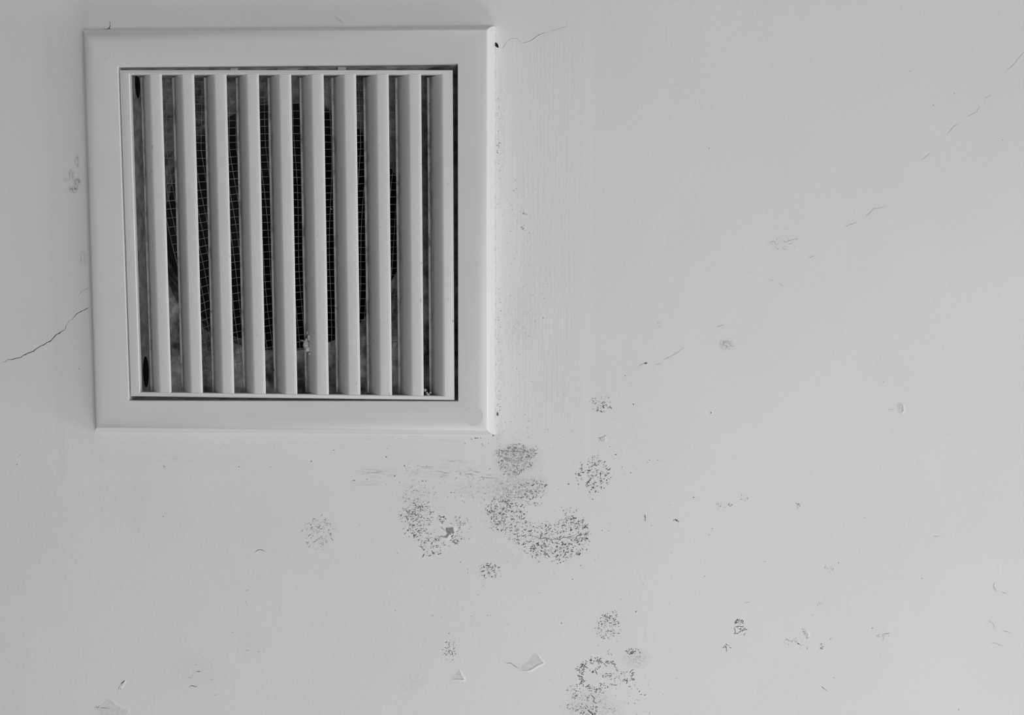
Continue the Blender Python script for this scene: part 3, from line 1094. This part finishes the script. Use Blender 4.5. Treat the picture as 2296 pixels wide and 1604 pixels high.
# single dark specks scattered over the wall
g = Growth(30)
for x, y, s, t in ((1511, 1167, 1.5, .2), (1515, 1166, 2.2, .12), (1518, 1168, 2.0, .14), (1521, 1170, 1.6, .2), (1420, 907, 1.5, .10), (1594, 926, 1.5, .16), (1381, 1020, 1.6, .16), (1275, 1086, 2.0, .18), (1329, 1120, 1.4, .25), (1302, 1269, 1.5, .2),
                   (1284, 1300, 1.4, .25), (1218, 713, 1.5, .3), (1152, 428, 1.8, .4), (1475, 1032, 1.2, .3), (1456, 1032, 1.2, .3), (1395, 1048, 1.2, .3), (1415, 1061, 1.2, .3),
                   (1350, 1190, 1.4, .3), (1461, 1179, 1.2, .3), (1597, 1186, 1.2, .3), (1555, 1116, 1.4, .3), (1414, 1060, 1.2, .3), (1476, 725, 1.1, .3), (1479, 733, 1.1, .3),
                   (1415, 860, 1.1, .3), (1402, 843, 1.1, .3), (1457, 1032, 1.1, .3), (1940, 1161, 1.2, .3), (1981, 857, 1.3, .38), (1956, 1409, 1.3, .3), (1426, 1372, 1.8, .22),
                   (1259, 1398, 1.7, .4), (1139, 1401, 1.2, .3), (1007, 1421, 1.4, .28), (970, 1381, 1.2, .3), (1412, 1540, 1.6, .25), (1438, 1558, 1.8, .28), (1446, 1559, 1.8, .26),
                   (1434, 1551, 1.6, .28), (1342, 1448, 1.2, .3), (262, 747, 1.5, .24), (178, 827, 1.5, .3), (536, 1047, 1.6, .25), (607, 1048, 1.2, .32), (698, 1035, 1.6, .25),
                   (749, 1010, 1.4, .3), (368, 1047, 2.0, .4), (366, 1159, 1.4, .32), (38, 1042, 1.6, .4), (46, 1020, 1.2, .45), (866, 1025, 1.7, .18), (907, 1045, 2.2, .3),
                   (885, 1068, 1.6, .25), (823, 1075, 1.6, .3), (794, 1078, 1.9, .3), (866, 1087, 1.3, .4), (1033, 1261, 1.6, .36), (1049, 1286, 1.2, .36), (1130, 1176, 1.3, .4),
                   (896, 1082, 1.2, .4), (1043, 995, 1.4, .4), (1067, 983, 2.0, .26), (1071, 983, 1.8, .26), (1078, 983, 1.6, .3), (1058, 985, 1.4, .35), (1081, 996, 1.4, .4),
                   (1083, 1000, 1.4, .4), (1096, 994, 1.4, .45), (1106, 977, 2.0, .35), (948, 1079, 1.8, .3), (955, 1079, 1.6, .3), (940, 1081, 1.4, .4), (1012, 1105, 1.8, .35),
                   (1019, 1105, 1.8, .35), (1056, 1092, 2.0, .45), (1084, 1075, 1.8, .35), (216, 945, 1.8, .4), (1868, 1276, 1.2, .4), (1820, 1380, 1.1, .4), (1880, 1263, 1.2, .4),
                   (1590, 1200, 1.1, .3), (1715, 1260, 1.2, .42), (1870, 1520, 1.1, .45), (2150, 1592, 1.4, .45), (2067, 1298, 1.6, .42), (2003, 207, 1.0, .5), (2140, 210, 1.5, .45),
                   (2093, 236, 1.6, .42), (2248, 314, 1.4, .45), (2041, 160, 1.6, .5), (1590, 333, 1.8, .5), (900, 412, 1.2, .4), (930, 1160, 1.1, .3), (447, 1507, 1.6, .24),
                   (581, 1462, 1.3, .36), (522, 1419, 1.6, .48), (484, 1559, 1.4, .45), (1210, 1330, 1.3, .5), (990, 1385, 1.1, .5)):
    g.worm(x, y, s, t, 1)
rr = g.r
for _ in range(46):                                   # along the edge of the vent
    y = rr.choice((rr.gauss(270, 40), rr.gauss(330, 30), rr.uniform(400, 980), rr.gauss(925, 25)))
    x = 1114 + abs(rr.gauss(0, 5))
    g.worm(x, y, rr.uniform(.8, 1.3), rr.uniform(.24, .5), 1)
for _ in range(80):
    g.worm(rr.gauss(1165, 28), rr.uniform(400, 990), rr.uniform(.7, 1.2), rr.uniform(.28, .55), 1)
for y0, y1, x in ((470, 482, 1174), (505, 515, 1172), (305, 345, 1117), (640, 760, 1120)):
    for _ in range(7):
        g.worm(x + rr.gauss(0, 2), rr.uniform(y0, y1), rr.uniform(.9, 1.4), rr.uniform(.2, .4), 1)
for _ in range(110):
    g.worm(rr.gauss(1180, 170), rr.gauss(1180, 130), rr.uniform(.7, 1.2), rr.uniform(.3, .58), 1)
for _ in range(60):
    g.worm(rr.uniform(900, 1110), rr.uniform(1040, 1130), rr.uniform(.8, 1.5), rr.uniform(.42, .58), rr.choice((1, 2)))
for _ in range(50):
    g.worm(rr.gauss(1400, 70), rr.gauss(1560, 35), rr.uniform(.8, 1.3), rr.uniform(.4, .58), 1)
# keep clear of the vent itself
g.done('mould_specks', 'single dark specks scattered over the pale wall around the vent', 'stuff')


# ---------------------------------------------------------------- dust caught in the louvres
def dust(name, px, py, depth, lumps, label, seed):
    r = random.Random(seed)
    vs, f = [], []
    Yc = FRONT + depth * PX
    for (dx, dy, s, sz) in lumps:
        c = P(px + dx, py + dy, Yc)
        b = len(vs)
        nu, nv = 10, 7
        vs.append(c + Vector((0, 0, s * sz * PX)))
        for j in range(1, nv):
            th = math.pi * j / nv
            for i in range(nu):
                ph = 2 * math.pi * i / nu
                d = Vector((math.sin(th) * math.cos(ph), math.sin(th) * math.sin(ph), math.cos(th) * sz))
                k = s * PX * (1 + .45 * noise.noise(d * 2.3 + Vector((seed, dx, dy))) + r.uniform(-.08, .08))
                vs.append(c + d * k)
        vs.append(c - Vector((0, 0, s * sz * PX)))
        for i in range(nu):
            f.append((b, b + 1 + i, b + 1 + (i + 1) % nu))
        for j in range(nv - 2):
            for i in range(nu):
                a = b + 1 + j * nu
                f.append((a + i, a + nu + i, a + nu + (i + 1) % nu, a + (i + 1) % nu))
        a = b + 1 + (nv - 2) * nu
        for i in range(nu):
            f.append((a + i, len(vs) - 1, a + (i + 1) % nu))
    o = mesh_obj(name, vs, f, M_DUST, angle=80)
    return tag(o, label, 'dust', 'dust caught in the vent louvres')


dust('dust_clump', 686, 773, 27, [(0, 0, 6.5, 1.5), (3, 10, 6, 1.2), (1, -9, 3.4, 1.7), (6, -16, 3, 2.2), (3, -26, 1.8, 2.2), (-7, -9, 2.0, .9), (-11, -10, 1.5, .8), (8, 20, 2.4, 1.4)],
     'grey fluffy dust clump halfway along a louvre near the lower middle of the vent', 41)
dust('dust_clump', 912, 878, 26, [(0, 0, 3.5, 1.5), (4, 5, 3, 1.2), (-2, -8, 2.5, 1.4), (2, -3, 2.0, 1), (7, 8, 2, 1)],
     'small grey dust clump at the foot of the second louvre from the mould side', 42)
dust('dust_clump', 957, 881, 9, [(-4, -6, 3.6, 1), (3, 4, 3.8, .9), (8, 0, 2.2, 1.2), (0, 0, 2.4, 1)],
     'pale crumbly dust clump at the foot of the last louvre on the mould side', 43)
dust('dust_clump', 743, 469, 33, [(0, 0, 2.0, .8), (-2, -1, 1.3, .8)], 'tiny pale dust fleck halfway up a louvre in the middle of the vent', 44)
